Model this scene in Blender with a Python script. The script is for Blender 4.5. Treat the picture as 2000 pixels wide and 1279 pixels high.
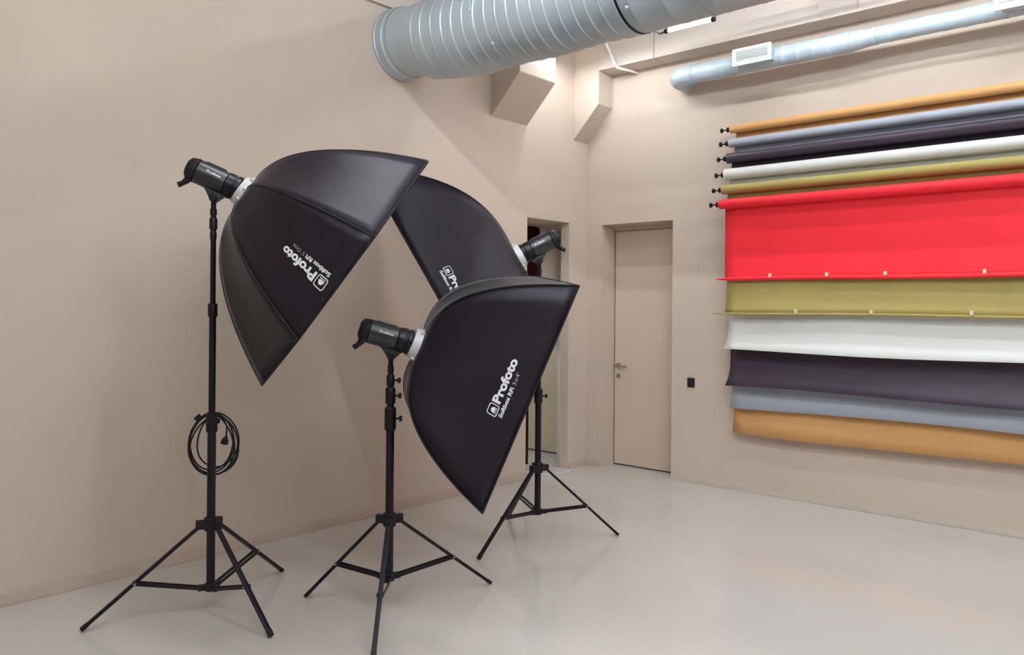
import bpy, bmesh, math, random
from mathutils import Vector, Matrix
random.seed(7)
for o in list(bpy.data.objects): bpy.data.objects.remove(o, do_unlink=True)
S = bpy.context.scene
COL = S.collection
V = Vector
PI = math.pi

# ------------------------------------------------------------------ camera
YAW, ROLL = math.radians(41.25), math.radians(0.45)
Fw = V((-math.sin(YAW), math.cos(YAW), 0)); R0 = V((math.cos(YAW), math.sin(YAW), 0)); U0 = V((0, 0, 1))
cr = math.cos(ROLL) * R0 + math.sin(ROLL) * U0
cu = -math.sin(ROLL) * R0 + math.cos(ROLL) * U0
CAM = V((4.77, -6.58, 1.6))
cd = bpy.data.cameras.new('camera'); cam = bpy.data.objects.new('camera', cd); COL.objects.link(cam)
cd.sensor_width = 36.0; cd.lens = 36.0 * 1562.0 / 2000.0; cd.shift_y = -42.5 / 2000.0
m = Matrix.Identity(4)
for i, v in enumerate((cr, cu, -Fw)):
    for j in range(3): m[j][i] = v[j]
for j in range(3): m[j][3] = CAM[j]
cam.matrix_world = m
S.camera = cam

# ------------------------------------------------------------------ world, exposure
w = bpy.data.worlds.new('world'); S.world = w; w.use_nodes = True
w.node_tree.nodes['Background'].inputs[0].default_value = (0.9, 0.92, 1.0, 1)
w.node_tree.nodes['Background'].inputs[1].default_value = 0.05
S.view_settings.view_transform = 'Standard'; S.view_settings.look = 'None'
S.cycles.max_bounces = 8
S.view_settings.gamma = 1.0; S.view_settings.use_curve_mapping = False
S.view_settings.exposure = 0.22
TUBES = dict(P=150, V=6, A=112, B=40, G=90, D=178, I=60, E=175)   # strength of the fluorescent tubes, row by row, and of the added passage lamp

# ------------------------------------------------------------------ materials
def nodes_of(name):
    mt = bpy.data.materials.new(name); mt.use_nodes = True
    nt = mt.node_tree; return mt, nt, nt.nodes['Principled BSDF']
def mat(name, col, rough=0.6, var=0.08, scale=6.0, bump=0.0, bscale=60.0, metal=0.0, spec=0.5, sheen=0.0, coat=0.0, stretch=(1, 1, 1), trans=0.0):
    mt, nt, b = nodes_of(name)
    tc = nt.nodes.new('ShaderNodeTexCoord'); mp = nt.nodes.new('ShaderNodeMapping'); mp.inputs['Scale'].default_value = stretch
    nt.links.new(tc.outputs['Object'], mp.inputs['Vector'])
    n = nt.nodes.new('ShaderNodeTexNoise'); n.inputs['Scale'].default_value = scale; n.inputs['Detail'].default_value = 4
    nt.links.new(mp.outputs[0], n.inputs['Vector'])
    r = nt.nodes.new('ShaderNodeValToRGB')
    r.color_ramp.elements[0].position = 0.3; r.color_ramp.elements[1].position = 0.7
    r.color_ramp.elements[0].color = tuple(max(0, c * (1 - var)) for c in col) + (1,)
    r.color_ramp.elements[1].color = tuple(min(1, c * (1 + var)) for c in col) + (1,)
    nt.links.new(n.outputs['Fac'], r.inputs['Fac']); nt.links.new(r.outputs['Color'], b.inputs['Base Color'])
    b.inputs['Roughness'].default_value = rough; b.inputs['Metallic'].default_value = metal
    b.inputs['Specular IOR Level'].default_value = spec
    b.inputs['Sheen Weight'].default_value = sheen; b.inputs['Sheen Roughness'].default_value = 0.4
    b.inputs['Coat Weight'].default_value = coat; b.inputs['Coat Roughness'].default_value = 0.08
    if trans: b.inputs['Transmission Weight'].default_value = trans
    if bump:
        n2 = nt.nodes.new('ShaderNodeTexNoise'); n2.inputs['Scale'].default_value = bscale; n2.inputs['Detail'].default_value = 5
        nt.links.new(mp.outputs[0], n2.inputs['Vector'])
        bp = nt.nodes.new('ShaderNodeBump'); bp.inputs['Strength'].default_value = bump; bp.inputs['Distance'].default_value = 0.02
        nt.links.new(n2.outputs['Fac'], bp.inputs['Height']); nt.links.new(bp.outputs[0], b.inputs['Normal'])
    return mt
def emit(name, col, k):
    mt, nt, b = nodes_of(name)
    b.inputs['Base Color'].default_value = (0.8, 0.8, 0.8, 1)
    b.inputs['Emission Color'].default_value = col + (1,); b.inputs['Emission Strength'].default_value = k
    return mt
M = {}
M['wall'] = mat('beige_wall_paint', (0.64, 0.525, 0.435), 0.75, 0.03, 1.3, 0.06, 90, spec=0.25)
M['plain'] = mat('dimmed_wall_paint', (0.46, 0.42, 0.39), 0.75, 0.02, 1.3, 0.05, 90, spec=0.25)  # unseen walls, tone lowered to weaken their reflection in the softboxes
M['beam'] = mat('lit_pale_beam_paint', (0.64, 0.55, 0.485), 0.75, 0.03, 1.3, 0.05, 90, spec=0.25)  # paler than the wall paint, carries the light at the top
M['ceil'] = mat('ceiling_paint', (0.78, 0.72, 0.66), 0.85, 0.03, 1.0, 0.05, 60, spec=0.2)
M['floor'] = mat('poured_grey_floor', (0.585, 0.545, 0.505), 0.14, 0.035, 0.7, 0.01, 14, spec=0.45, coat=0.15)
M['base'] = mat('baseboard_paint', (0.58, 0.455, 0.375), 0.6, 0.04, 4, spec=0.3)
M['base_pale'] = mat('pale_baseboard_paint', (0.62, 0.54, 0.46), 0.55, 0.04, 4, spec=0.3)
M['door'] = mat('beige_door_paint', (0.66, 0.53, 0.425), 0.5, 0.025, 2, 0.02, 40, spec=0.35)
M['cream'] = mat('cream_door', (0.70, 0.61, 0.44), 0.5, 0.03, 2, spec=0.35)
M['white'] = mat('white_enamel', (0.85, 0.85, 0.84), 0.4, 0.02, 5)
M['galv'] = mat('galvanised_steel', (0.50, 0.57, 0.62), 0.45, 0.10, 3.0, 0.12, 9, metal=0.45, stretch=(0.6, 1, 1))
M['galv2'] = mat('galvanised_pale', (0.46, 0.54, 0.60), 0.55, 0.10, 4.0, 0.06, 14, metal=0.2)
M['vent'] = mat('vent_white', (0.88, 0.90, 0.88), 0.45, 0.02, 5)
M['hole'] = mat('vent_inside', (0.12, 0.13, 0.14), 0.7, 0.05, 5)
M['steel'] = mat('brushed_steel', (0.42, 0.38, 0.30), 0.3, 0.05, 20, metal=0.9)
M['gap'] = mat('dark_gap_fill', (0.05, 0.035, 0.03), 0.8, 0.05, 8)  # dark fill stands in for the shade in the door gaps
M['black'] = mat('black_plastic', (0.007, 0.005, 0.008), 0.45, 0.15, 12, spec=0.3)
M['blackm'] = mat('black_anodised_metal', (0.006, 0.003, 0.008), 0.36, 0.15, 10, spec=0.32)
M['head'] = mat('flash_body_plastic', (0.011, 0.010, 0.013), 0.36, 0.12, 14, 0.03, 200, spec=0.6)
M['rubber'] = mat('rubber', (0.010, 0.009, 0.010), 0.6, 0.1, 20, spec=0.3)
M['cloth'] = mat('black_nylon', (0.0045, 0.0010, 0.0065), 0.48, 0.12, 5, 0.30, 6, spec=0.40, sheen=0.20)
M['cloth'].node_tree.nodes['Principled BSDF'].inputs['Specular Tint'].default_value = (1.0, 0.94, 1.0, 1)
M['cloth'].node_tree.nodes['Principled BSDF'].inputs['Sheen Roughness'].default_value = 0.25
M['piping'] = mat('black_piping', (0.006, 0.005, 0.007), 0.6, 0.1, 30, spec=0.3)
M['diff'] = mat('white_diffuser_cloth', (0.82, 0.82, 0.82), 0.8, 0.02, 6, 0.05, 30)
M['print'] = mat('white_print', (0.80, 0.80, 0.82), 0.6, 0.02, 20)
M['print2'] = mat('grey_print', (0.42, 0.42, 0.44), 0.6, 0.02, 20)
M['ring'] = mat('speed_ring_cast', (0.66, 0.66, 0.64), 0.4, 0.04, 12, metal=0.1)
M['orange'] = mat('orange_paper', (0.68, 0.36, 0.135), 0.6, 0.03, 3, 0.03, 5, spec=0.35)
M['grey'] = mat('blue_grey_paper', (0.42, 0.45, 0.52), 0.6, 0.03, 3, 0.03, 5, spec=0.35)
M['dark'] = mat('charcoal_purple_paper', (0.044, 0.027, 0.046), 0.5, 0.04, 3, 0.03, 5, spec=0.45)
M['paper'] = mat('white_paper', (0.76, 0.75, 0.71), 0.6, 0.02, 3, 0.03, 5, spec=0.35)
M['olive'] = mat('olive_paper', (0.40, 0.315, 0.10), 0.6, 0.04, 3, 0.03, 5, spec=0.35)
M['red'] = mat('red_paper', (0.93, 0.028, 0.045), 0.55, 0.03, 3, 0.03, 5, spec=0.3)
M['clip'] = mat('pale_clip', (0.75, 0.70, 0.48), 0.5, 0.05, 10)
M['wood'] = mat('dark_red_wood', (0.030, 0.0055, 0.0035), 0.5, 0.25, 4, stretch=(6, 6, 1), spec=0.12)
for k_, v_ in TUBES.items(): M['tube' + k_] = emit('tube_glow', (0.91, 1.0, 1.07), v_)
M['cablew'] = mat('white_cable', (0.72, 0.74, 0.73), 0.5, 0.03, 10)
M['switch'] = mat('black_switch', (0.018, 0.016, 0.026), 0.3, 0.1, 10)

# ------------------------------------------------------------------ builders (all take world coordinates)
def base_of(p):
    r = V((0, 0, 0))
    while p is not None:
        r = r + p.location; p = p.parent
    return r
def smooth(me, ang=35):
    me.polygons.foreach_set('use_smooth', [True] * len(me.polygons))
    if ang: 
        try: me.set_sharp_from_angle(angle=math.radians(ang))
        except Exception: pass
def obj(name, verts, faces, mt, parent=None, sm=None, origin=None):
    b = base_of(parent)
    org = V(origin) - b if (origin is not None) else V((0, 0, 0))
    me = bpy.data.meshes.new(name)
    me.from_pydata([tuple(V(v) - b - org) for v in verts], [], faces); me.update()
    bm = bmesh.new(); bm.from_mesh(me); bmesh.ops.recalc_face_normals(bm, faces=bm.faces[:]); bm.to_mesh(me); bm.free()
    if sm: smooth(me, sm)
    me.materials.append(mt)
    o = bpy.data.objects.new(name, me); COL.objects.link(o); o.location = org
    if parent is not None: o.parent = parent
    return o
def tag(o, label=None, cat=None, group=None, kind=None):
    if label: o['label'] = label
    if cat: o['category'] = cat
    if group: o['group'] = group
    if kind: o['kind'] = kind
    return o
def thing(name, loc, label, cat, group=None):
    o = bpy.data.objects.new(name, None); COL.objects.link(o); o.location = loc; o.empty_display_size = 0.1
    return tag(o, label, cat, group)
class MB:
    def __init__(s): s.v = []; s.f = []
    def add(s, v, f):
        n = len(s.v); s.v += [V(q) for q in v]; s.f += [[i + n for i in q] for q in f]; return s
    def box(s, lo, hi):
        x0, y0, z0 = lo; x1, y1, z1 = hi
        return s.add([(x0, y0, z0), (x1, y0, z0), (x1, y1, z0), (x0, y1, z0), (x0, y0, z1), (x1, y0, z1), (x1, y1, z1), (x0, y1, z1)],
                     [(0, 3, 2, 1), (4, 5, 6, 7), (0, 1, 5, 4), (1, 2, 6, 5), (2, 3, 7, 6), (3, 0, 4, 7)])
    def obox(s, c, ax, hs):   # oriented box
        c = V(c); a, b, d = [V(q).normalized() for q in ax]
        vs = [c + a * i * hs[0] + b * j * hs[1] + d * k * hs[2] for i, j, k in
              ((-1, -1, -1), (1, -1, -1), (1, 1, -1), (-1, 1, -1), (-1, -1, 1), (1, -1, 1), (1, 1, 1), (-1, 1, 1))]
        return s.add(vs, [(0, 3, 2, 1), (4, 5, 6, 7), (0, 1, 5, 4), (1, 2, 6, 5), (2, 3, 7, 6), (3, 0, 4, 7)])
    def extr(s, poly, d):     # polygon (world points) extruded by vector d
        n = len(poly); d = V(d)
        return s.add([V(p) for p in poly] + [V(p) + d for p in poly],
                     [list(range(n))[::-1], list(range(n, 2 * n))] + [[i, (i + 1) % n, n + (i + 1) % n, n + i] for i in range(n)])
    def lathe(s, p0, ax, prof, n=24, cap=True):   # prof: (along, radius)
        p0 = V(p0); a = V(ax).normalized(); t = V((0, 0, 1)) if abs(a.z) < 0.9 else V((1, 0, 0))
        e1 = a.cross(t).normalized(); e2 = a.cross(e1)
        vs = []; fs = []
        for x, r in prof:
            for k in range(n):
                th = 2 * PI * k / n; vs.append(p0 + a * x + (e1 * math.cos(th) + e2 * math.sin(th)) * r)
        for i in range(len(prof) - 1):
            for k in range(n):
                fs.append([i * n + k, i * n + (k + 1) % n, (i + 1) * n + (k + 1) % n, (i + 1) * n + k])
        if cap:
            fs.append(list(range(n))[::-1]); fs.append([(len(prof) - 1) * n + k for k in range(n)])
        return s.add(vs, fs)
    def cyl(s, p, q, r, n=16, r2=None):
        p = V(p); q = V(q); return s.lathe(p, q - p, [(0, r), ((q - p).length, r if r2 is None else r2)], n)
    def path(s, pts, r, n=8, closed=False):
        pts = [V(p) for p in pts]; N = len(pts); vs = []; fs = []
        tang = []
        for i in range(N):
            a = pts[(i - 1) % N] if (closed or i > 0) else pts[i]; b = pts[(i + 1) % N] if (closed or i < N - 1) else pts[i]
            tang.append((b - a).normalized())
        t0 = tang[0]; up = V((0, 0, 1)) if abs(t0.z) < 0.9 else V((1, 0, 0))
        e1 = t0.cross(up).normalized()
        for i in range(N):
            t = tang[i]; e1 = (e1 - t * e1.dot(t)).normalized(); e2 = t.cross(e1)
            ri = r[i] if isinstance(r, (list, tuple)) else r
            for k in range(n):
                th = 2 * PI * k / n; vs.append(pts[i] + (e1 * math.cos(th) + e2 * math.sin(th)) * ri)
        for i in range(N if closed else N - 1):
            j = (i + 1) % N
            for k in range(n): fs.append([i * n + k, i * n + (k + 1) % n, j * n + (k + 1) % n, j * n + k])
        if not closed: fs.append(list(range(n))[::-1]); fs.append([(N - 1) * n + k for k in range(n)])
        return s.add(vs, fs)
    def build(s, name, mt, parent=None, sm=None, bevel=0.0, origin=None):
        o = obj(name, s.v, s.f, mt, parent, sm, origin)
        if bevel:
            bm = bmesh.new(); bm.from_mesh(o.data)
            es = [e for e in bm.edges if len(e.link_faces) == 2 and e.calc_face_angle(0) > 0.6]
            bmesh.ops.bevel(bm, geom=es, offset=bevel, segments=2, affect='EDGES', profile=0.6)
            bm.to_mesh(o.data); bm.free()
        return o
def struct(name, mb, mt, label=None, bevel=0.0, parent=None):
    o = mb.build(name, mt, parent, bevel=bevel)
    if parent is None: tag(o, label, None, None, 'structure')
    return o

# ------------------------------------------------------------------ the room
ZC = 4.35
XR, YB = 8.6, -10.2
struct('floor', MB().box((-2.0, YB - 0.1, -0.1), (XR + 0.1, 0.6, 0)), M['floor'], 'glossy pale grey poured floor of the studio')
struct('ceiling', MB().box((-0.1, YB - 0.1, ZC), (XR + 0.1, 0.3, ZC + 0.1)), M['ceil'], 'pale painted ceiling above the ducts')
YA, YZ, HD = -0.935, -0.295, 2.42
struct('wall_left', MB().extr([(0, YB, 0), (0, YA, 0), (0, YA, HD), (0, YZ, HD), (0, YZ, 0), (0, 0, 0), (0, 0, ZC), (0, YB, ZC)], (-0.1, 0, 0)),
       M['wall'], 'long beige wall on the left with an open doorway')
XA, XZ, HD2 = 0.186, 0.982, 2.41
struct('wall_right', MB().extr([(-0.1, 0, 0), (XA, 0, 0), (XA, 0, HD2), (XZ, 0, HD2), (XZ, 0, 0), (XR, 0, 0), (XR, 0, ZC), (-0.1, 0, ZC)], (0, 0.30, 0)),
       M['wall'], 'beige wall behind the hanging paper backdrops')
struct('wall_back', MB().box((-0.1, YB - 0.1, 0), (XR + 0.1, YB, ZC)), M['plain'], 'wall behind the camera, darkened to dim its reflection')
struct('wall_side', MB().box((XR, YB, 0), (XR + 0.1, 0.3, ZC)), M['plain'], 'wall opposite the long left wall, darkened to dim its reflection')
# perimeter beams
struct('trim_1', MB().box((0.30, -0.24, 3.875), (0.906, 0, ZC)), M['beam'], 'short end of the pale concrete beam by the corner')
struct('trim_2', MB().box((0.914, -0.24, 3.875), (XR, 0, ZC)), M['beam'], 'long pale concrete beam over the backdrop wall')
struct('trim_3', MB().box((0, YB, 3.874), (0.03, -1.44, ZC)), M['beam'], 'band along the top of the left wall, coloured lighter as if lit')  # lighter colour stands in for tube light on this band
# corbels
def corbel(name, y0, y1, xf, zb, zf, zt, label):
    return struct(name, MB().extr([(0, y0, zb), (xf, y0, zf), (xf, y0, zt), (0, y0, zt)], (0, y1 - y0, 0)), M['wall'], label, bevel=0.006)
corbel('trim_4', -1.44, -0.95, 0.33, 3.26, 3.594, ZC, 'wide wedge shaped corbel below the big duct')
corbel('trim_5', -0.24, 0.0, 0.30, 3.24, 3.555, ZC, 'narrow wedge shaped corbel in the room corner')
# haunch on the beam
struct('trim_6', MB().add([(2.43, -0.24, 3.885), (2.716, -0.24, 3.885), (2.36, -0.24, ZC), (2.70, -0.24, ZC), (2.40, -0.46, ZC), (2.67, -0.46, ZC)],
       [(0, 1, 5, 4), (0, 4, 2), (1, 3, 5), (2, 4, 5, 3), (0, 2, 3, 1)]), M['beam'], 'tapered haunch on the pale beam above the wall duct')
# baseboards
struct('baseboard_left', MB().box((0, YB, 0), (0.012, YA, 0.072)), M['base'], 'low beige baseboard along the left wall', bevel=0.004)
struct('baseboard_corner', MB().box((0, YZ, 0), (0.012, 0, 0.06)), M['base'], 'short beige baseboard between doorway and corner', bevel=0.003)
struct('baseboard_nook', MB().box((0.012, -0.012, 0), (XA, 0, 0.06)), M['base'], 'short beige baseboard beside the closed door', bevel=0.003)
struct('baseboard_right', MB().box((XZ, -0.012, 0), (XR, 0, 0.045)), M['base_pale'], 'pale baseboard below the hanging backdrops', bevel=0.003)
# closed door in its recess
d1 = thing('door_1', (XA, 0.22, 0), 'closed beige flush door in the recess beside the corner', None); d1['kind'] = 'structure'
MB().box((XA + 0.012, 0.225, 0.012), (XZ - 0.004, 0.262, HD2 - 0.052)).build('door_leaf', M['door'], d1, bevel=0.002)
MB().box((XA, 0.22, HD2 - 0.046), (XZ, 0.27, HD2)).build('door_head', M['door'], d1)
MB().box((XA, 0.235, 0.0), (XA + 0.010, 0.27, HD2 - 0.046)).build('door_gap_strip', M['gap'], d1)  # dark strip in place of the shaded gap beside the leaf
MB().box((XA, 0.24, 0.0), (XZ, 0.27, 0.010)).build('threshold', M['gap'], d1)
h = MB().lathe((0.243, 0.225, 1.005), (0, -1, 0), [(0, 0.026), (0.008, 0.026), (0.010, 0.012), (0.045, 0.010)], 18)
h.path([(0.243, 0.185, 1.005), (0.262, 0.178, 1.004), (0.30, 0.176, 1.0), (0.365, 0.178, 1.0)], 0.009, 10)
tag(h.build('door_handle', M['steel'], d1, sm=40), 'brushed steel lever handle')
MB().lathe((0.243, 0.225, 0.90), (0, -1, 0), [(0, 0.024), (0.008, 0.024), (0.010, 0.010), (0.014, 0.009)], 18).build('lock_rosette', M['steel'], d1, sm=40)
# passage behind the open doorway
struct('wall_passage_far', MB().box((-1.9, 0.28, 0), (-0.1, 0.38, HD + 0.2)), M['wall'], 'beige passage wall seen through the open doorway')
struct('wall_passage_end', MB().box((-2.0, -1.5, 0), (-1.9, 0.38, HD + 0.2)), M['wall'], 'beige end wall of the passage')
struct('wall_passage_near', MB().box((-1.9, -1.6, 0), (-0.1, -1.5, HD + 0.2)), M['wall'], 'beige near wall of the passage')
struct('ceiling_passage', MB().box((-1.9, -1.5, HD), (-0.1, 0.28, HD + 0.1)), M['wall'], 'low beige ceiling of the passage')
d2 = thing('door_2', (-0.55, 0.28, 0), 'cream door with white frame inside the passage', None); d2['kind'] = 'structure'
MB().box((-1.10, 0.255, 0.012), (-0.556, 0.279, 1.80)).build('door_leaf', M['cream'], d2, bevel=0.002)
for xa, xb, za, zb in ((-0.556, -0.50, 0, 1.86), (-1.156, -1.10, 0, 1.86), (-1.10, -0.556, 1.80, 1.86)):
    MB().box((xa, 0.245, za), (xb, 0.279, zb)).build('door_frame', M['white'], d2, bevel=0.003)
MB().box((-1.10, 0.258, 0), (-0.556, 0.279, 0.011)).build('threshold', M['gap'], d2)
cb = thing('wall_cupboard', (-0.7, -0.4, 1.70), 'dark red-brown wooden cupboard hung inside the open doorway', 'cupboard')
MB().box((-0.90, -0.62, 1.70), (-0.52, -0.135, HD - 0.005)).build('body', M['wood'], cb, bevel=0.004)
for ya, yb in ((-0.615, -0.38), (-0.375, -0.14)):
    dd = MB().box((-0.52, ya, 1.705), (-0.50, yb, HD - 0.015)).build('cupboard_door', M['wood'], cb, bevel=0.003)
tag(MB().box((-0.475, -0.41, 0), (-0.44, -0.372, 1.70)).build('wooden_post', M['wood'], bevel=0.003), 'thin dark wooden post standing in the doorway under the cupboard', 'post')
pts = []
for i in range(41):
    t = i / 40.0; th = 2.5 - t * 4.0
    pts.append((-0.06 + 0.17 * math.cos(th - 0.2), -0.46 + 0.25 * math.sin(th - 0.2) , 0.006))
pts = [(-0.6, 0.05, 0.006), (-0.4, -0.05, 0.006)] + pts + [(-0.35, -0.75, 0.006), (-0.7, -0.8, 0.006)]
tag(MB().path(pts, 0.006, 8).build('floor_cable', M['cablew'], sm=60), 'white cable curling over the floor in the open doorway', 'cable')

pl_ = thing('added_passage_lamp', (-1.30, -0.75, HD - .03), 'small round ceiling lamp added to light the passage', 'lamp')  # unseen lamp, added to brighten the dark passage
MB().lathe((-1.30, -0.75, HD - .03), (0, 0, 1), [(0, .085), (.006, .095), (.03, .095)], 24).build('lamp_rim', M['white'], pl_, sm=35)
MB().lathe((-1.30, -0.75, HD - .034), (0, 0, 1), [(0, .06), (.004, .08)], 24).build('lamp_glow', M['tubeP'], pl_, sm=35)

# ------------------------------------------------------------------ light switch
sw = thing('light_switch', (1.186, 0, 0.911), 'small black light switch on the wall beside the closed door', 'switch')
MB().box((1.150, -0.010, 0.868), (1.222, 0, 0.954)).build('plate', M['switch'], sw, bevel=0.003)
MB().box((1.164, -0.014, 0.882), (1.208, -0.010, 0.940)).build('rocker', M['switch'], sw, bevel=0.002)

# ------------------------------------------------------------------ fluorescent tubes
def tube_light(x0, x1, y, z, ztop, label, axis='x', r=0.014, group='fluorescent tubes', mk='tubeV', skirt=False):
    t = thing('tube_light', ((x0 + x1) / 2, y, z), label, 'lamp', group)
    MB().cyl((x0, y, z), (x1, y, z), r, 14).build('tube', M[mk], t, sm=40)
    MB().box((x0 - .03, y - (.048 if skirt else .035), z + .022), (x1 + .03, y + (.048 if skirt else .035), z + .075)).build('housing', M['white'], t, bevel=.004)
    for sg in ((-1, 1) if skirt else ()):
        MB().box((x0 - .03, y + sg * .050 - .002, z - .006), (x1 + .03, y + sg * .050 + .002, z + .075)).build('shielding_skirt', M['white'], t)  # added shield, keeps direct tube light off the beam above
    for x, s in ((x0, -1), (x1, 1)):
        MB().cyl((x, y, z), (x + s * 0.03, y, z), 0.019, 14).build('end_cap', M['black'], t, sm=40)
        MB().cyl((x + s * 0.022, y, z + 0.01), (x + s * 0.022, y, ztop), 0.006, 8).build('hanger', M['white'], t)
    return t
tube_light(1.386, 1.776, -0.80, 3.871, ZC, 'short glowing tube lamp peeking out below the big duct', group=None)

# ------------------------------------------------------------------ big duct
YD, ZD, RD = -2.42, 3.581, 0.305
bd = thing('air_duct', (0.0, YD, ZD - RD), 'large silver spiral air duct hanging under the ceiling', 'duct')
def ring_rows(cs, n=56):   # cs: list of (x, y, z, r)
    vs, fs = [], []
    for x, y, z, r in cs:
        for k in range(n):
            th = 2 * PI * k / n; vs.append((x, y + r * math.cos(th), z + r * math.sin(th)))
    for i in range(len(cs) - 1):
        for k in range(n): fs.append([i * n + k, i * n + (k + 1) % n, (i + 1) * n + (k + 1) % n, (i + 1) * n + k])
    return vs, fs
def lerp(a, b, t): return a + (b - a) * t
YE, ZE = -2.49, 3.615
v, f = ring_rows([(0.002, YE, ZE, .275), (0.02, YE, ZE, .275), (0.024, YE, ZE, .268), (0.07, YE, ZE, .268), (0.074, YE, ZE, .274), (0.10, YE, ZE, .274), (0.104, YE, ZE, .266), (0.13, YE, ZE, .264)])
obj('end_collar', v, f, M['galv'], bd, 30)
v, f = ring_rows([(0.13, YE, ZE, .262), (0.19, YE + .006, ZE - .003, .258), (0.25, lerp(YE, YD, .3), lerp(ZE, ZD, .3), .266), (0.33, lerp(YE, YD, .55), lerp(ZE, ZD, .55), .29)])
obj('neck', v, f, M['galv'], bd, 30)
xs = 0.33; first = True
secs = [(0.33, 2.12), (2.12, 2.6), (2.6, 3.7), (3.7, 4.8), (4.8, 6.0), (6.0, XR - 0.001)]
for si, (x0, x1) in enumerate(secs):
    cs = []; x = x0
    while x < x1 - 0.02:
        for dx, dr in ((0, 0), (0.05, 0.0), (0.062, 0.0), (0.068, 0.0042), (0.078, 0.0042), (0.084, 0.0)):
            xx = min(x + dx, x1); k = min(1, (xx - 0.33) / 0.5); k = k * k * (3 - 2 * k)
            rr = lerp(0.292, RD, min(1, (xx - 0.33) / 0.12)) + (dr if si == 0 else dr * 0.6) + (0.005 * math.sin(xx * 9 + 1) + 0.002 * math.sin(xx * 41) if si == 0 else 0)
            cs.append((xx, lerp(lerp(YE, YD, .55), YD, k), lerp(lerp(ZE, ZD, .55), ZD, k), rr))
        x += 0.10 if si == 0 else 0.21
    cs.append((x1, YD, ZD, RD))
    v, f = ring_rows(cs); obj('duct_section', v, f, M['galv'], bd, 28)
    if 0 < si < len(secs): 
        v, f = ring_rows([(x0 - .007, YD, ZD, RD + .001), (x0 - .007, YD, ZD, RD + .006), (x0 + .007, YD, ZD, RD + .006), (x0 + .007, YD, ZD, RD + .001)])
        obj('clamp_ring', v, f, M['black'] if si == 1 else M['galv'], bd, 28)
for xh in (1.0, 2.6, 4.8, 6.8):
    for s in (-1, 1):
        MB().cyl((xh, YD + s * (RD + 0.012), ZD), (xh, YD + s * (RD + 0.012), ZC), 0.006, 8).build('hanger_rod', M['galv'], bd)
for x, th in ((1.15, -1.2), (2.2, -1.25), (2.75, -1.0), (3.2, -1.4)):
    MB().lathe((x, YD - RD * math.cos(th + .6) * .98, ZD + RD * math.sin(th + .3) * .98), (0, -0.6, -0.8), [(0, .012), (.012, .010), (.016, .004)], 10).build('rivet', M['galv2'], bd, sm=40)
# cable from the tube lamp over the duct edge
tag(MB().path([(1.352, -0.80, 3.872), (1.31, -0.79, 3.866), (1.24, -0.76, 3.90), (1.20, -0.74, 4.0), (1.18, -0.73, 4.2), (1.18, -0.73, ZC)], 0.007, 8).build('lamp_cable', M['black'], sm=60),
    'black cable leading to the short glowing tube lamp', 'cable')
# conduit by the beam
tag(MB().path([(0.395, -0.30, 4.15), (0.44, -0.29, 4.05), (0.515, -0.268, 3.875), (0.53, -0.26, 3.855), (0.545, -0.22, 3.85), (0.575, -0.10, 3.85), (0.59, -0.002, 3.85)], 0.013, 10).build('conduit_pipe', M['white'], sm=60),
    'thin white pipe bending under the pale beam near the corner', 'pipe')

# ------------------------------------------------------------------ small duct with vents
ys, zs_, rs = -0.25, 3.648, 0.078
sd = thing('wall_duct', (1.1, ys, zs_ - rs), 'slim silver air duct running along the wall above the backdrops', 'duct')
ep = []
for i in range(9):
    a = PI / 2 * i / 8; ep.append((1.115 + 0.13 * (1 - math.sin(a)) , ys + 0.13 * (1 - math.cos(a)) * 1.0, zs_))
ep = [(p[0], p[1], p[2]) for p in ep]
el = [(1.30, ys, zs_)]
for i in range(0, 9):
    a = PI / 2 * i / 8; el.append((1.245 - 0.12 * math.sin(a), ys + 0.12 * (1 - math.cos(a)), zs_))
el.append((1.125, -0.002, zs_))
MB().path(el, rs * 1.02, 28).build('elbow', M['galv2'], sd, sm=40)
def sduct(x0, x1, ra, rb, ridge=0.12):
    cs = []; n = max(2, int((x1 - x0) / ridge))
    for i in range(n):
        for q, dr in ((0, 0), (.7, 0), (.76, .003), (.88, .003), (.94, 0)):
            t = (i + q) / n; cs.append((lerp(x0, x1, t), ys, zs_ + (rs - lerp(ra, rb, t)) * 0.6, lerp(ra, rb, t) + dr))
    cs.append((x1, ys, zs_ + (rs - rb) * 0.6, rb))
    v, f = ring_rows(cs, 32); obj('duct_section', v, f, M['galv2'], sd, 30)
sduct(1.30, 2.655, rs, rs); sduct(2.655, 2.845, rs, 0.064, 0.2); sduct(2.845, 5.6, 0.064, 0.064)
v, f = ring_rows([(1.30, ys, zs_, rs), (1.30, ys, zs_, rs + .005), (1.325, ys, zs_, rs + .005), (1.325, ys, zs_, rs)], 32); obj('joint_band', v, f, M['galv2'], sd, 30)
for xb, rb, zo in ((2.655, rs, 0), (2.845, .064, .0084)):
    v, f = ring_rows([(xb - .012, ys, zs_ + zo, rb), (xb - .012, ys, zs_ + zo, rb + .005), (xb + .012, ys, zs_ + zo, rb + .005), (xb + .012, ys, zs_ + zo, rb)], 32); obj('joint_band', v, f, M['galv'], sd, 30)
for xh in (1.5, 2.5):
    MB().box((xh - .012, ys + .04, zs_ + .005), (xh + .012, -.001, zs_ + .03)).build('wall_strap', M['galv2'], sd)
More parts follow.
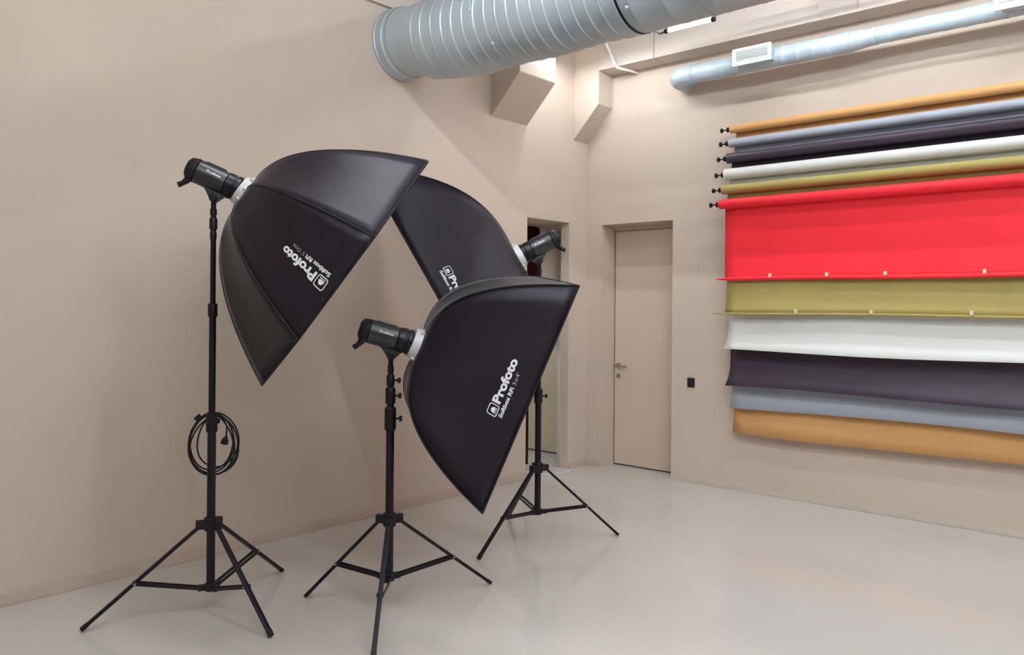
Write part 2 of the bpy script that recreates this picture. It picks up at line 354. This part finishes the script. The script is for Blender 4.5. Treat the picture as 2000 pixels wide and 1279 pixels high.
def vent(x0, x1, z0, z1, yf, label):
    t = thing('vent_grille', ((x0 + x1) / 2, yf, z0), label, 'vent', 'air vents on the wall duct')
    MB().box((x0 + .03, yf + .012, z0 + .015), (x1 - .015, ys, z1 - .015)).build('vent_box', M['galv2'], t, bevel=0.002)
    MB().box((x0 + .02, yf + .008, z0 + .02), (x1 - .02, yf + .013, z1 - .02)).build('backing', M['hole'], t)
    for lo, hi in (((x0, yf - .006, z0), (x1, yf + .01, z0 + .024)), ((x0, yf - .006, z1 - .024), (x1, yf + .01, z1)),
                   ((x0, yf - .006, z0 + .024), (x0 + .026, yf + .01, z1 - .024)), ((x1 - .026, yf - .006, z0 + .024), (x1, yf + .01, z1 - .024))):
        MB().box(lo, hi).build('frame_bar', M['vent'], t, bevel=0.003)
    n = 4
    for i in range(n):
        zc = lerp(z0 + .024, z1 - .024, (i + .5) / n)
        MB().obox(((x0 + x1) / 2, yf + .002, zc), ((1, 0, 0), (0, .75, -.65), (0, .65, .75)), ((x1 - x0) / 2 - .026, .011, .0015)).build('slat', M['vent'], t)
vent(1.768, 2.099, 3.588, 3.728, -0.416, 'white slatted air vent nearest the corner end of the slim duct')
vent(3.652, 3.985, 3.603, 3.745, -0.416, 'white slatted air vent at the upper right edge of the photo')

# ------------------------------------------------------------------ backdrop rolls
X0 = 1.606; XE = 5.20
specs = [ # name, y, z, radius, bottom z, curl, sheet inset, material, rod, clips px->x, label
    ('orange', -0.105, 3.147, .036, 0.52, 0.03, .035, 'orange', False, [], 'orange paper backdrop, top roll with the lowest hanging hem'),
    ('grey', -0.125, 3.022, .037, 0.745, 0.05, .03, 'grey', False, [], 'blue-grey paper backdrop, second roll from the top'),
    ('dark', -0.163, 2.885, .043, 0.908, 0.10, .02, 'dark', False, [], 'dark charcoal purple paper backdrop on the third roll from the top'),
    ('white', -0.203, 2.741, .048, 1.220, 0.10, .02, 'paper', False, [], 'white paper backdrop hanging between the olive and dark sheets'),
    ('olive', -0.250, 2.604, .040, 1.555, 0.03, .03, 'olive', True, [2.25, 2.83, 3.50], 'olive green paper backdrop with a weighted hem'),
    ('red', -0.295, 2.475, .041, 1.845, 0.0, .03, 'red', True, [2.04, 2.50, 2.93, 3.58], 'bright red paper backdrop on the lowest roll'),
]
for idx, (nm, y, z, r, zb, curl, inset, mk, rod, clips, label) in enumerate(specs):
    t = thing('paper_backdrop', (X0, y, zb), label, 'backdrop', 'paper backdrops on the right wall')
    # wound roll with slightly open spiral end
    MB().lathe((X0, y, z), (1, 0, 0), [(0, r * .55), (0.0, r * .97), (0.004, r), (XE - X0 - .004, r), (XE - X0, r * .97), (XE - X0, r * .55)], 30, cap=True).build('roll', M[mk], t, sm=35)
    # spool
    sp = MB().cyl((X0 - .085, y, z), (X0, y, z), .006, 10).build('spindle', M['black'], t, sm=40)
    for xx, rr in ((X0 - .085, .021), (X0 - .026, .022)):
        MB().lathe((xx, y, z), (1, 0, 0), [(-.009, rr * .8), (-.006, rr), (.006, rr), (.009, rr * .8)], 16).build('pulley_disc', M['black'], sp, sm=35)
    # bracket arm to the wall
    MB().box((X0 - .006, y, z - .006), (X0 - .001, -.001, z + .006)).build('bracket_arm', M['black'], t)
    # sheet: leaves the roll at the back, hangs, curls out at the hem
    ysh = y + r - .002
    L = z - zb; prof = []
    for i in range(25):
        a = i / 24.0; zz = z - L * a
        k = max(0, (a - (1 - .22 / L)) / (.22 / L)); yy = ysh - curl * k ** 2.0
        if curl >= 0.1: zz += 0.02 * k ** 3
        prof.append((yy, zz, a))
    NX = 40; vs = []; fs = []
    xs0 = X0 + inset
    for j in range(NX + 1):
        x = lerp(xs0, XE - inset, j / NX)
        ph = idx * 1.7
        for yy, zz, a in prof:
            wv = 0.006 * a * math.sin(x * 2.3 + ph) + 0.003 * a * math.sin(x * 5.1 + 2 * ph)
            hz = (0.010 * math.sin(x * 2.0 + ph) * a ** 3) if not rod else (0.004 * math.sin(x * 2.6 + ph) * a ** 3)
            vs.append((x, yy + wv, zz + hz))
    P = len(prof)
    for j in range(NX):
        for i in range(P - 1): fs.append([j * P + i, (j + 1) * P + i, (j + 1) * P + i + 1, j * P + i + 1])
    sh = obj('hanging_sheet', vs, fs, M[mk], t, 60)
    so = sh.modifiers.new('thickness', 'SOLIDIFY'); so.thickness = 0.003; so.offset = 0
    if rod:
        ext = .075 if nm == 'red' else .11
        rp = []
        for j in range(NX + 1):
            x = lerp(xs0 - ext if j == 0 else xs0, XE - inset, j / NX)
            wv = 0.006 * math.sin(x * 2.3 + ph) + 0.003 * math.sin(x * 5.1 + 2 * ph)
            rp.append((x, ysh - curl + wv - .004, zb - .004 + 0.004 * math.sin(x * 2.6 + ph)))
        MB().path(rp, [.005] + [.018 if nm == 'red' else .010] * NX, 12).build('hem_rod', M[mk], t, sm=50)
        for xc in clips:
            MB().box((xc - .010, ysh - curl - .026, zb + .004), (xc + .010, ysh - curl + .010, zb + .034)).build('clip', M['clip'], t, bevel=.004)

# ------------------------------------------------------------------ print on cloth
def text_mesh(body, size, bold):
    cu_ = bpy.data.curves.new('txt', 'FONT'); cu_.body = body; cu_.size = size; cu_.offset = bold; cu_.resolution_u = 3
    o = bpy.data.objects.new('txt', cu_); COL.objects.link(o); bpy.context.view_layer.update()
    dg = bpy.context.evaluated_depsgraph_get(); me = o.evaluated_get(dg).to_mesh()
    vs = [(q.co.x, q.co.y) for q in me.vertices]; fs = [list(p.vertices) for p in me.polygons]
    o.evaluated_get(dg).to_mesh_clear(); bpy.data.objects.remove(o, do_unlink=True); bpy.data.curves.remove(cu_)
    return vs, fs
def fit_text(body, width, height, bold):
    vs, fs = text_mesh(body, 1.0, bold)
    xs_ = [p[0] for p in vs]; x0, x1 = min(xs_), max(xs_)
    cap = 0.70
    return [((p[0] - x0) / (x1 - x0) * width, p[1] / cap * height) for p in vs], fs
def shift(vf, dx, dy): return [(p[0] + dx, p[1] + dy) for p in vf[0]], vf[1]
def join(parts):
    vs, fs = [], []
    for v_, f_ in parts:
        n = len(vs); vs += v_; fs += [[i + n for i in q] for q in f_]
    return vs, fs
def rrect(x0, y0, x1, y1, r, n=5):
    p = []
    for cx, cy, a0 in ((x1 - r, y1 - r, 0), (x0 + r, y1 - r, PI / 2), (x0 + r, y0 + r, PI), (x1 - r, y0 + r, 1.5 * PI)):
        for i in range(n + 1):
            a = a0 + PI / 2 * i / n; p.append((cx + r * math.cos(a), cy + r * math.sin(a)))
    return p
def icon():
    a = rrect(0, -.006, .058, .050, .012); b = rrect(.0045, -.0015, .0535, .0455, .008); n = len(a)
    frame = (a + b, [[i, (i + 1) % n, n + (i + 1) % n, n + i] for i in range(n)])
    dome = [(.0165, .011)] + [(.029 + .0155 * math.cos(t), .011 + .022 * math.sin(t)) for t in [PI * i / 14 for i in range(15)]][::-1][1:-1] + [(.0415, .011)]
    d = (dome, [list(range(len(dome)))])
    foot = ([(.012, .004), (.046, .004), (.046, .0075), (.012, .0075)], [[0, 1, 2, 3]])
    return join([frame, d, foot])
def logo(size_text):
    main = join([icon(), shift(fit_text('Profoto', .235, .043, .042), .066, .002)])
    n1 = .155
    sub = shift(fit_text('Softbox RFi', n1, .019, .035), .012, -.034)
    sub2 = shift(fit_text(size_text, .085 if len(size_text) > 5 else .065, .019, .0), .012 + n1 + .012, -.034)
    return join([main, sub]), sub2

# ------------------------------------------------------------------ softbox, flash head, stand
def basis(az, el, rl):
    a = V((math.cos(el) * math.cos(az), math.cos(el) * math.sin(az), math.sin(el)))
    h_ = V((-math.sin(az), math.cos(az), 0)); v_ = a.cross(h_)
    s_ = math.cos(rl) * h_ + math.sin(rl) * v_; u_ = -math.sin(rl) * h_ + math.cos(rl) * v_
    return a, s_, u_
def softbox(P, az, el, rl, D, ex, rim, label, logo_panel, logo_t, logo_w, xdir, size_text):
    P = V(P); a, s_, u_ = basis(az, el, rl)
    rv = [s_ * i + u_ * j for i, j in rim]; n = len(rv)
    Rm = max(q.length for q in rv); r0 = 0.085 / Rm
    t = thing('softbox', P, label, 'softbox', 'softboxes on the light stands')
    def rad(tt): return r0 + (1 - r0) * (tt ** (2 * ex))        # axial = tt**2
    def surf(k, tt, w_):
        edge = rv[k] * (1 - w_) + rv[(k + 1) % n] * w_
        sag = -0.030 * math.sin(PI * w_) * math.sin(PI * min(1, tt)) * (rv[(k + 1) % n] - rv[k]).length
        mid = (rv[k] + rv[(k + 1) % n]).normalized()
        return P + a * (0.012 + (D - 0.012) * tt ** 2) + edge * rad(tt) + mid * sag
    NT, NW = 22, 10
    for k in range(n):
        vs = [surf(k, i / NT, j / NW) for i in range(NT + 1) for j in range(NW + 1)]
        fs = [[i * (NW + 1) + j, i * (NW + 1) + j + 1, (i + 1) * (NW + 1) + j + 1, (i + 1) * (NW + 1) + j] for i in range(NT) for j in range(NW)]
        pn = obj('cloth_panel', vs, fs, M['cloth'], t, 0)
        smooth(pn.data, 0)
        so = pn.modifiers.new('thickness', 'SOLIDIFY'); so.thickness = 0.003; so.offset = 0
        MB().path([surf(k, i / 24, 0) for i in range(25)], 0.0045, 8).build('rib_seam', M['piping'], t, sm=60)
    MB().path([surf(k, 1, j / 6) for k in range(n) for j in range(6)], 0.006, 8, closed=True).build('rim_hem', M['piping'], t, sm=60)
    cen = P + a * (D - 0.05); rr = rad(math.sqrt((D - 0.06) / D)) * 0.985
    MB().extr([cen + q * rr for q in rv], a * 0.003).build('diffuser', M['diff'], t)
    # speed ring
    e = M['ring']
    sr = MB().lathe(P, a, [(-.030, .070), (-.030, .078), (-.004, .084), (.004, .088), (.014, .088), (.018, .070)], 36).build('speed_ring', e, t, sm=30)
    for k in range(n):
        d_ = rv[k].normalized()
        MB().obox(P + d_ * .088 + a * .004, (a, d_, a.cross(d_)), (.012, .010, .009)).build('rod_socket', e, sr, bevel=.002)
    # logo
    mid = surf(logo_panel, logo_t, logo_w)
    h1, h2 = 1e-3, 1e-3
    dt = (surf(logo_panel, logo_t + h1, logo_w) - surf(logo_panel, logo_t - h1, logo_w)) / (2 * h1)
    dw = (surf(logo_panel, logo_t, logo_w + h2) - surf(logo_panel, logo_t, logo_w - h2)) / (2 * h2)
    out = (rv[logo_panel] + rv[(logo_panel + 1) % n]).normalized()
    nr = dt.cross(dw).normalized()
    if nr.dot(out) < 0: nr = -nr
    X = {'-t': -dt, '+t': dt, '+w': dw, '-w': -dw}[xdir].normalized(); Y = nr.cross(X)
    def place(vf, nm_, mt_, par):
        vs = []
        for x_, y_ in vf[0]:
            d_ = X * (x_ - .15) + Y * y_
            # solve d = dt*p + dw*q
            A, B, C_ = dt.dot(dt), dt.dot(dw), dw.dot(dw); r1, r2 = d_.dot(dt), d_.dot(dw); det = A * C_ - B * B
            p_, q_ = (r1 * C_ - r2 * B) / det, (r2 * A - r1 * B) / det
            vs.append(surf(logo_panel, min(1.0, logo_t + p_), logo_w + q_) + nr * .005)
        o_ = obj(nm_, vs, vf[1], mt_, par); return o_
    m1, m2 = logo(size_text)
    lg = place(m1, 'printed_logo', M['print'], t); tag(lg, 'white printed lettering and dome emblem')
    place(m2, 'printed_size', M['print2'], lg)
    return t
def oct_rim(R): return [(R * math.sin(PI / 4 * k), R * math.cos(PI / 4 * k)) for k in range(8)]
def rect_rim(w_, h_): return [(-w_ / 2, h_ / 2), (w_ / 2, h_ / 2), (w_ / 2, -h_ / 2), (-w_ / 2, -h_ / 2)]

def flash_head(P, az, elh, dpiv, label):
    P = V(P); a, s_, u_ = basis(az, elh, 0)
    piv = P - a * dpiv - u_ * .095
    t = thing('flash_head', piv, label, 'flash', 'studio flash heads')
    hm = M['head']
    body = MB().lathe(P, a, [(-.255, .058), (-.250, .0635), (-.105, .0625), (-.100, .058)], 36).build('body', hm, t, sm=30)
    MB().lathe(P, a, [(-.303, .040), (-.300, .052), (-.292, .058), (-.262, .0645), (-.256, .0645), (-.254, .055)], 36).build('rear_cap', M['black'], t, sm=30)
    MB().lathe(P, a, [(-.309, .030), (-.307, .040), (-.300, .040)], 28).build('control_panel', M['blackm'], t, sm=30)
    MB().lathe(P, a, [(-.102, .056), (-.098, .066), (-.062, .067), (-.058, .063), (-.052, .063), (-.048, .068), (-.032, .068), (-.028, .06)], 36).build('front_collar', M['blackm'], t, sm=30)
    # lamp window ridge on top of the body
    MB().obox(P - a * .175 + u_ * .062, (a, s_, u_), (.052, .022, .006)).build('top_ridge', hm, t, bevel=.004)
    # rear grip
    g0 = P - a * .275 - u_ * .045
    MB().path([g0, g0 - a * .006 - u_ * .022, g0 - a * .018 - u_ * .042, g0 - a * .034 - u_ * .060], [.021, .017, .013, .015], 12).build('grip', M['black'], t, sm=50)
    # tilt bracket
    def q(x, z): return P - a * dpiv + a * x + u_ * z
    br = MB().extr([q(.055, -.050) - s_ * .021, q(-.105, -.050) - s_ * .021, q(-.060, -.066) - s_ * .021, q(-.022, -.100) - s_ * .021, q(.018, -.112) - s_ * .021, q(.034, -.085) - s_ * .021], s_ * .042).build('tilt_bracket', hm, t, bevel=.004)
    MB().lathe(piv - s_ * .036, s_, [(0, .014), (.004, .020), (.018, .020), (.022, .015), (.050, .015), (.054, .020), (.068, .020), (.072, .014)], 20).build('tilt_knob', M['black'], t, sm=30)
    MB().lathe(piv + V((0, 0, -.085)), (0, 0, 1), [(0, .017), (.03, .017), (.034, .013), (.07, .013), (.085, .016)], 18).build('stand_socket', M['black'], t, sm=30)
    # lettering on both sides
    vf = fit_text('Profoto', .075, .0125, .03)
    for sg in (-1, 1):
        vs = []
        for x_, y_ in vf[0]:
            xx = (x_ - .0375) * (1 if sg < 0 else -1); ang = .18 + y_ / .0637
            vs.append(P + a * (-.165 + xx) + (s_ * sg * math.cos(ang) + u_ * math.sin(ang)) * .0655)
        obj('printed_logo', vs, vf[1], M['print'], body)
    return piv

def stand(colxy, ztop, zhub, zlow, feet, sections, collars, label, zneck=None):
    cx, cy = colxy
    t = thing('light_stand', (cx, cy, 0), label, 'light stand', 'black tripod light stands')
    c = lambda z_: V((cx, cy, z_))
    bm_ = M['blackm']
    z0 = zlow - .012
    for zt, r in sections:
        MB().cyl(c(z0), c(zt), r, 20).build('column_section', bm_, t, sm=40); z0 = zt - .001
    for zc, r, hh, ang in collars:
        k = MB().lathe(c(zc - hh / 2), (0, 0, 1), [(0, r * .9), (.006, r), (hh - .006, r), (hh, r * .85)], 20).build('clamp_collar', M['black'], t, sm=35)
        if ang is not None:
            d_ = V((math.cos(ang), math.sin(ang), 0))
            kb = MB().cyl(c(zc) + d_ * r * .8, c(zc) + d_ * (r + .018), .006, 10)
            kb.obox(c(zc) + d_ * (r + .024), (d_, V((0, 0, 1)), d_.cross(V((0, 0, 1)))), (.007, .013, .016))
            kb.build('knob', M['black'], k)
    MB().lathe(c(zhub - .035), (0, 0, 1), [(0, .030), (.005, .034), (.065, .034), (.07, .030)], 24).build('hub', M['black'], t, sm=35)
    MB().lathe(c(zlow - .02), (0, 0, 1), [(0, .026), (.004, .030), (.036, .030), (.04, .026)], 24).build('lower_collar', M['black'], t, sm=35)
    for fx, fy in feet:
        d_ = V((fx - cx, fy - cy, 0)); L = d_.length; d_.normalize(); sd_ = d_.cross(V((0, 0, 1)))
        top = c(zhub - .012) + d_ * .060; ft = V((fx, fy, .012)); ax = (ft - top).normalized(); nn = ax.cross(sd_)
        MB().obox(c(zhub) + d_ * .048, (d_, sd_, V((0, 0, 1))), (.026, .017, .022)).build('hub_arm', M['black'], t, bevel=.003)
        ln = (ft - top).length
        lg = MB().obox((top + ft) / 2, (ax, sd_, nn), (ln / 2, .0115, .0085)).build('leg', bm_, t, bevel=.003)
        MB().obox(ft - ax * .018, (ax, sd_, nn), (.018, .0125, .0098)).build('rubber_foot', M['rubber'], lg, bevel=.003)
        bp = top.lerp(ft, .56)
        lo = c(zlow) + d_ * .05
        MB().obox(c(zlow) + d_ * .04, (d_, sd_, V((0, 0, 1))), (.022, .015, .014)).build('lower_arm', M['black'], t, bevel=.003)
        ba = (bp - lo); bl = ba.length; ba.normalize()
        for sg in (-1, 1):
            MB().obox((lo + bp) / 2 + sd_ * sg * .0145, (ba, sd_, ba.cross(sd_)), (bl / 2 + .008, .0022, .0085)).build('brace', bm_, t)
        MB().cyl(bp - sd_ * .021, bp + sd_ * .021, .006, 10).build('rivet', M['steel'], t)
    return t

# 1: octagonal box on the tall stand
P1 = (0.963, -4.364, 2.180)
softbox(P1, 0.979, -0.613, 0.624, 0.654, 0.486, oct_rim(0.766), 'large octagonal black softbox on the tall left stand', 6, .85, .5, '-t', "5' Octa")
p1 = flash_head(P1, 0.957, -0.407, .125, 'black flash head behind the octagonal softbox')
stand((p1.x, p1.y), 0, .460, .135, [(0.652, -5.035), (1.394, -4.456), (0.608, -3.892)],
      [(1.0, .0215), (1.58, .0175), (p1.z - .05, .0140)],
      [(.985, .029, .10, 2.2), (1.565, .024, .07, None), (p1.z - .13, .020, .06, None), (p1.z - .19, .017, .04, None)],
      'tallest black light stand, with a cable coil hanging on it')
# 2: front box
P2 = (1.622, -3.749, 1.393)
softbox(P2, .951, -.385, .088, .561, .379, rect_rim(.9, 1.2), 'rectangular black softbox at the front on the short middle stand', 3, .885, .5, '+w', "3x4'")
p2 = flash_head(P2, .86, -.275, .112, 'black flash head behind the front rectangular softbox')
stand((p2.x, p2.y), 0, .477, .178, [(1.065, -4.04), (1.665, -3.207), (1.945, -4.285)],
      [(1.0, .0215), (1.13, .0185), (p2.z - .05, .0145)],
      [(1.005, .030, .12, .75), (1.125, .026, .085, .75), (1.205, .021, .06, .75)],
      'short black light stand in the middle, under the front softbox')
# 3: rear box
P3 = (1.198, -2.446, 1.937)
softbox(P3, 3.924, -.521, .009, .60, .4, rect_rim(1.2, 1.8), 'biggest rectangular black softbox behind the other two, partly hidden', 1, .90, .5, '+w', "4x6'")
p3 = flash_head(P3, 3.924, -.470, .115, 'black flash head in front of the open doorway')
stand((p3.x, p3.y), 0, .495, .195, [(1.315, -2.942), (1.66, -1.894), (0.779, -2.051)],
      [(.99, .0215), (1.5, .0175), (p3.z - .05, .0140)],
      [(.985, .029, .10, .75), (1.49, .024, .07, .75), (p3.z - .14, .020, .06, None)],
      'rear black light stand nearest the open doorway')

# ------------------------------------------------------------------ cable coil on the tall stand
cc = thing('power_cable', (p1.x, p1.y, .70), 'looped black power cable hanging from the tall stand', 'cable')
toc = (V((p1.x, p1.y, 0)) - V((CAM.x, CAM.y, 0))).normalized(); lat = V((toc.y, -toc.x, 0))
pts = []
rnd = random.Random(3)
loops = [(.125, .170, .0, 0), (.138, .160, .004, .012), (.105, .150, -.014, .02), (.132, .172, -.004, .004), (.085, .118, .014, .016), (.128, .152, .010, .026)]
N = 28
for li, (ra, rb, ox, dz) in enumerate(loops):
    nx = loops[(li + 1) % len(loops)] if li < len(loops) - 1 else loops[li]
    for i in range(N):
        t_ = i / N; th = PI / 2 + 2 * PI * t_
        A = lerp(ra, nx[0], t_); B = lerp(rb, nx[1], t_); O = lerp(ox, nx[2], t_)
        top = 1.035 - .004 * li
        zc = top - B - lerp(dz, nx[3], t_) * .3
        wob = 1 + .03 * math.sin(3 * th + li * 2.1)
        x_ = O + A * math.cos(th) * wob * (0.78 + .22 * (1 - (math.sin(th) + 1) / 2) ** .5); z_ = zc + B * math.sin(th)
        pts.append(V((p1.x, p1.y, 0)) + lat * (x_ + .006) + toc * (.036 + .004 * li + .003 * math.sin(2 * th)) + V((0, 0, z_)))
e = pts[-1]
pl = V((p1.x, p1.y, .885)) + lat * .072 + toc * .045
tail = [e, V((p1.x, p1.y, 1.0)) + lat * .055 + toc * .058, V((p1.x, p1.y, .955)) + lat * .074 + toc * .055, V((p1.x, p1.y, .92)) + lat * .073 + toc * .05, pl + V((0, 0, .01))]
MB().path(pts + tail[1:], .0042, 8).build('cord', M['rubber'], cc, sm=60)
MB().lathe(pl + V((0, 0, .02)), (-lat * .25 + V((0, 0, -1))), [(0, .006), (.012, .010), (.022, .018), (.042, .019), (.046, .017)], 14).build('plug', M['rubber'], cc, sm=35)
MB().obox(V((p1.x, p1.y, 1.005)) - lat * .068 + toc * .048, (lat + V((0, 0, .9)), toc, V((0, 0, 1)) - lat * .9), (.018, .010, .012)).build('cable_tie', M['rubber'], cc, bevel=.003)

# ------------------------------------------------------------------ remaining ceiling lamps (rows of tubes, one added as fill)
def row(y, z, x0s, L, lab, mk, skirt=False):
    for i, x in enumerate(x0s):
        place = ', ' + ('nearest', 'second from', 'third from', 'fourth from')[i] + ' the left wall' if len(x0s) > 1 else ''
        tube_light(x, x + L, y, z, ZC, lab + place, mk=mk, skirt=skirt)
row(-0.85, 3.96, [0.20], 0.9, 'long fluorescent tube hung beside the corner corbel behind the big duct', 'tubeA', True)
row(-0.85, 3.96, [2.0, 3.4, 4.8, 6.2], 1.2, 'fluorescent tube on the ceiling over the paper backdrops', 'tubeB', True)
row(-1.75, 4.22, [1.9, 3.6, 5.3], 1.2, 'unseen fluorescent tube added as fill light just behind the big duct', 'tubeG')  # unseen row added to lift the dim area near the corner
row(-4.2, 4.22, [1.3, 3.2, 5.0], 1.2, 'fluorescent tube on the ceiling in front of the big duct', 'tubeD')
row(-5.3, 4.22, [3.6, 5.3, 7.0], 1.2, 'fluorescent tube on the ceiling over the middle of the room', 'tubeI')
row(-6.6, 4.22, [2.6, 4.3, 6.0], 1.2, 'fluorescent tube on the ceiling above the camera', 'tubeE')
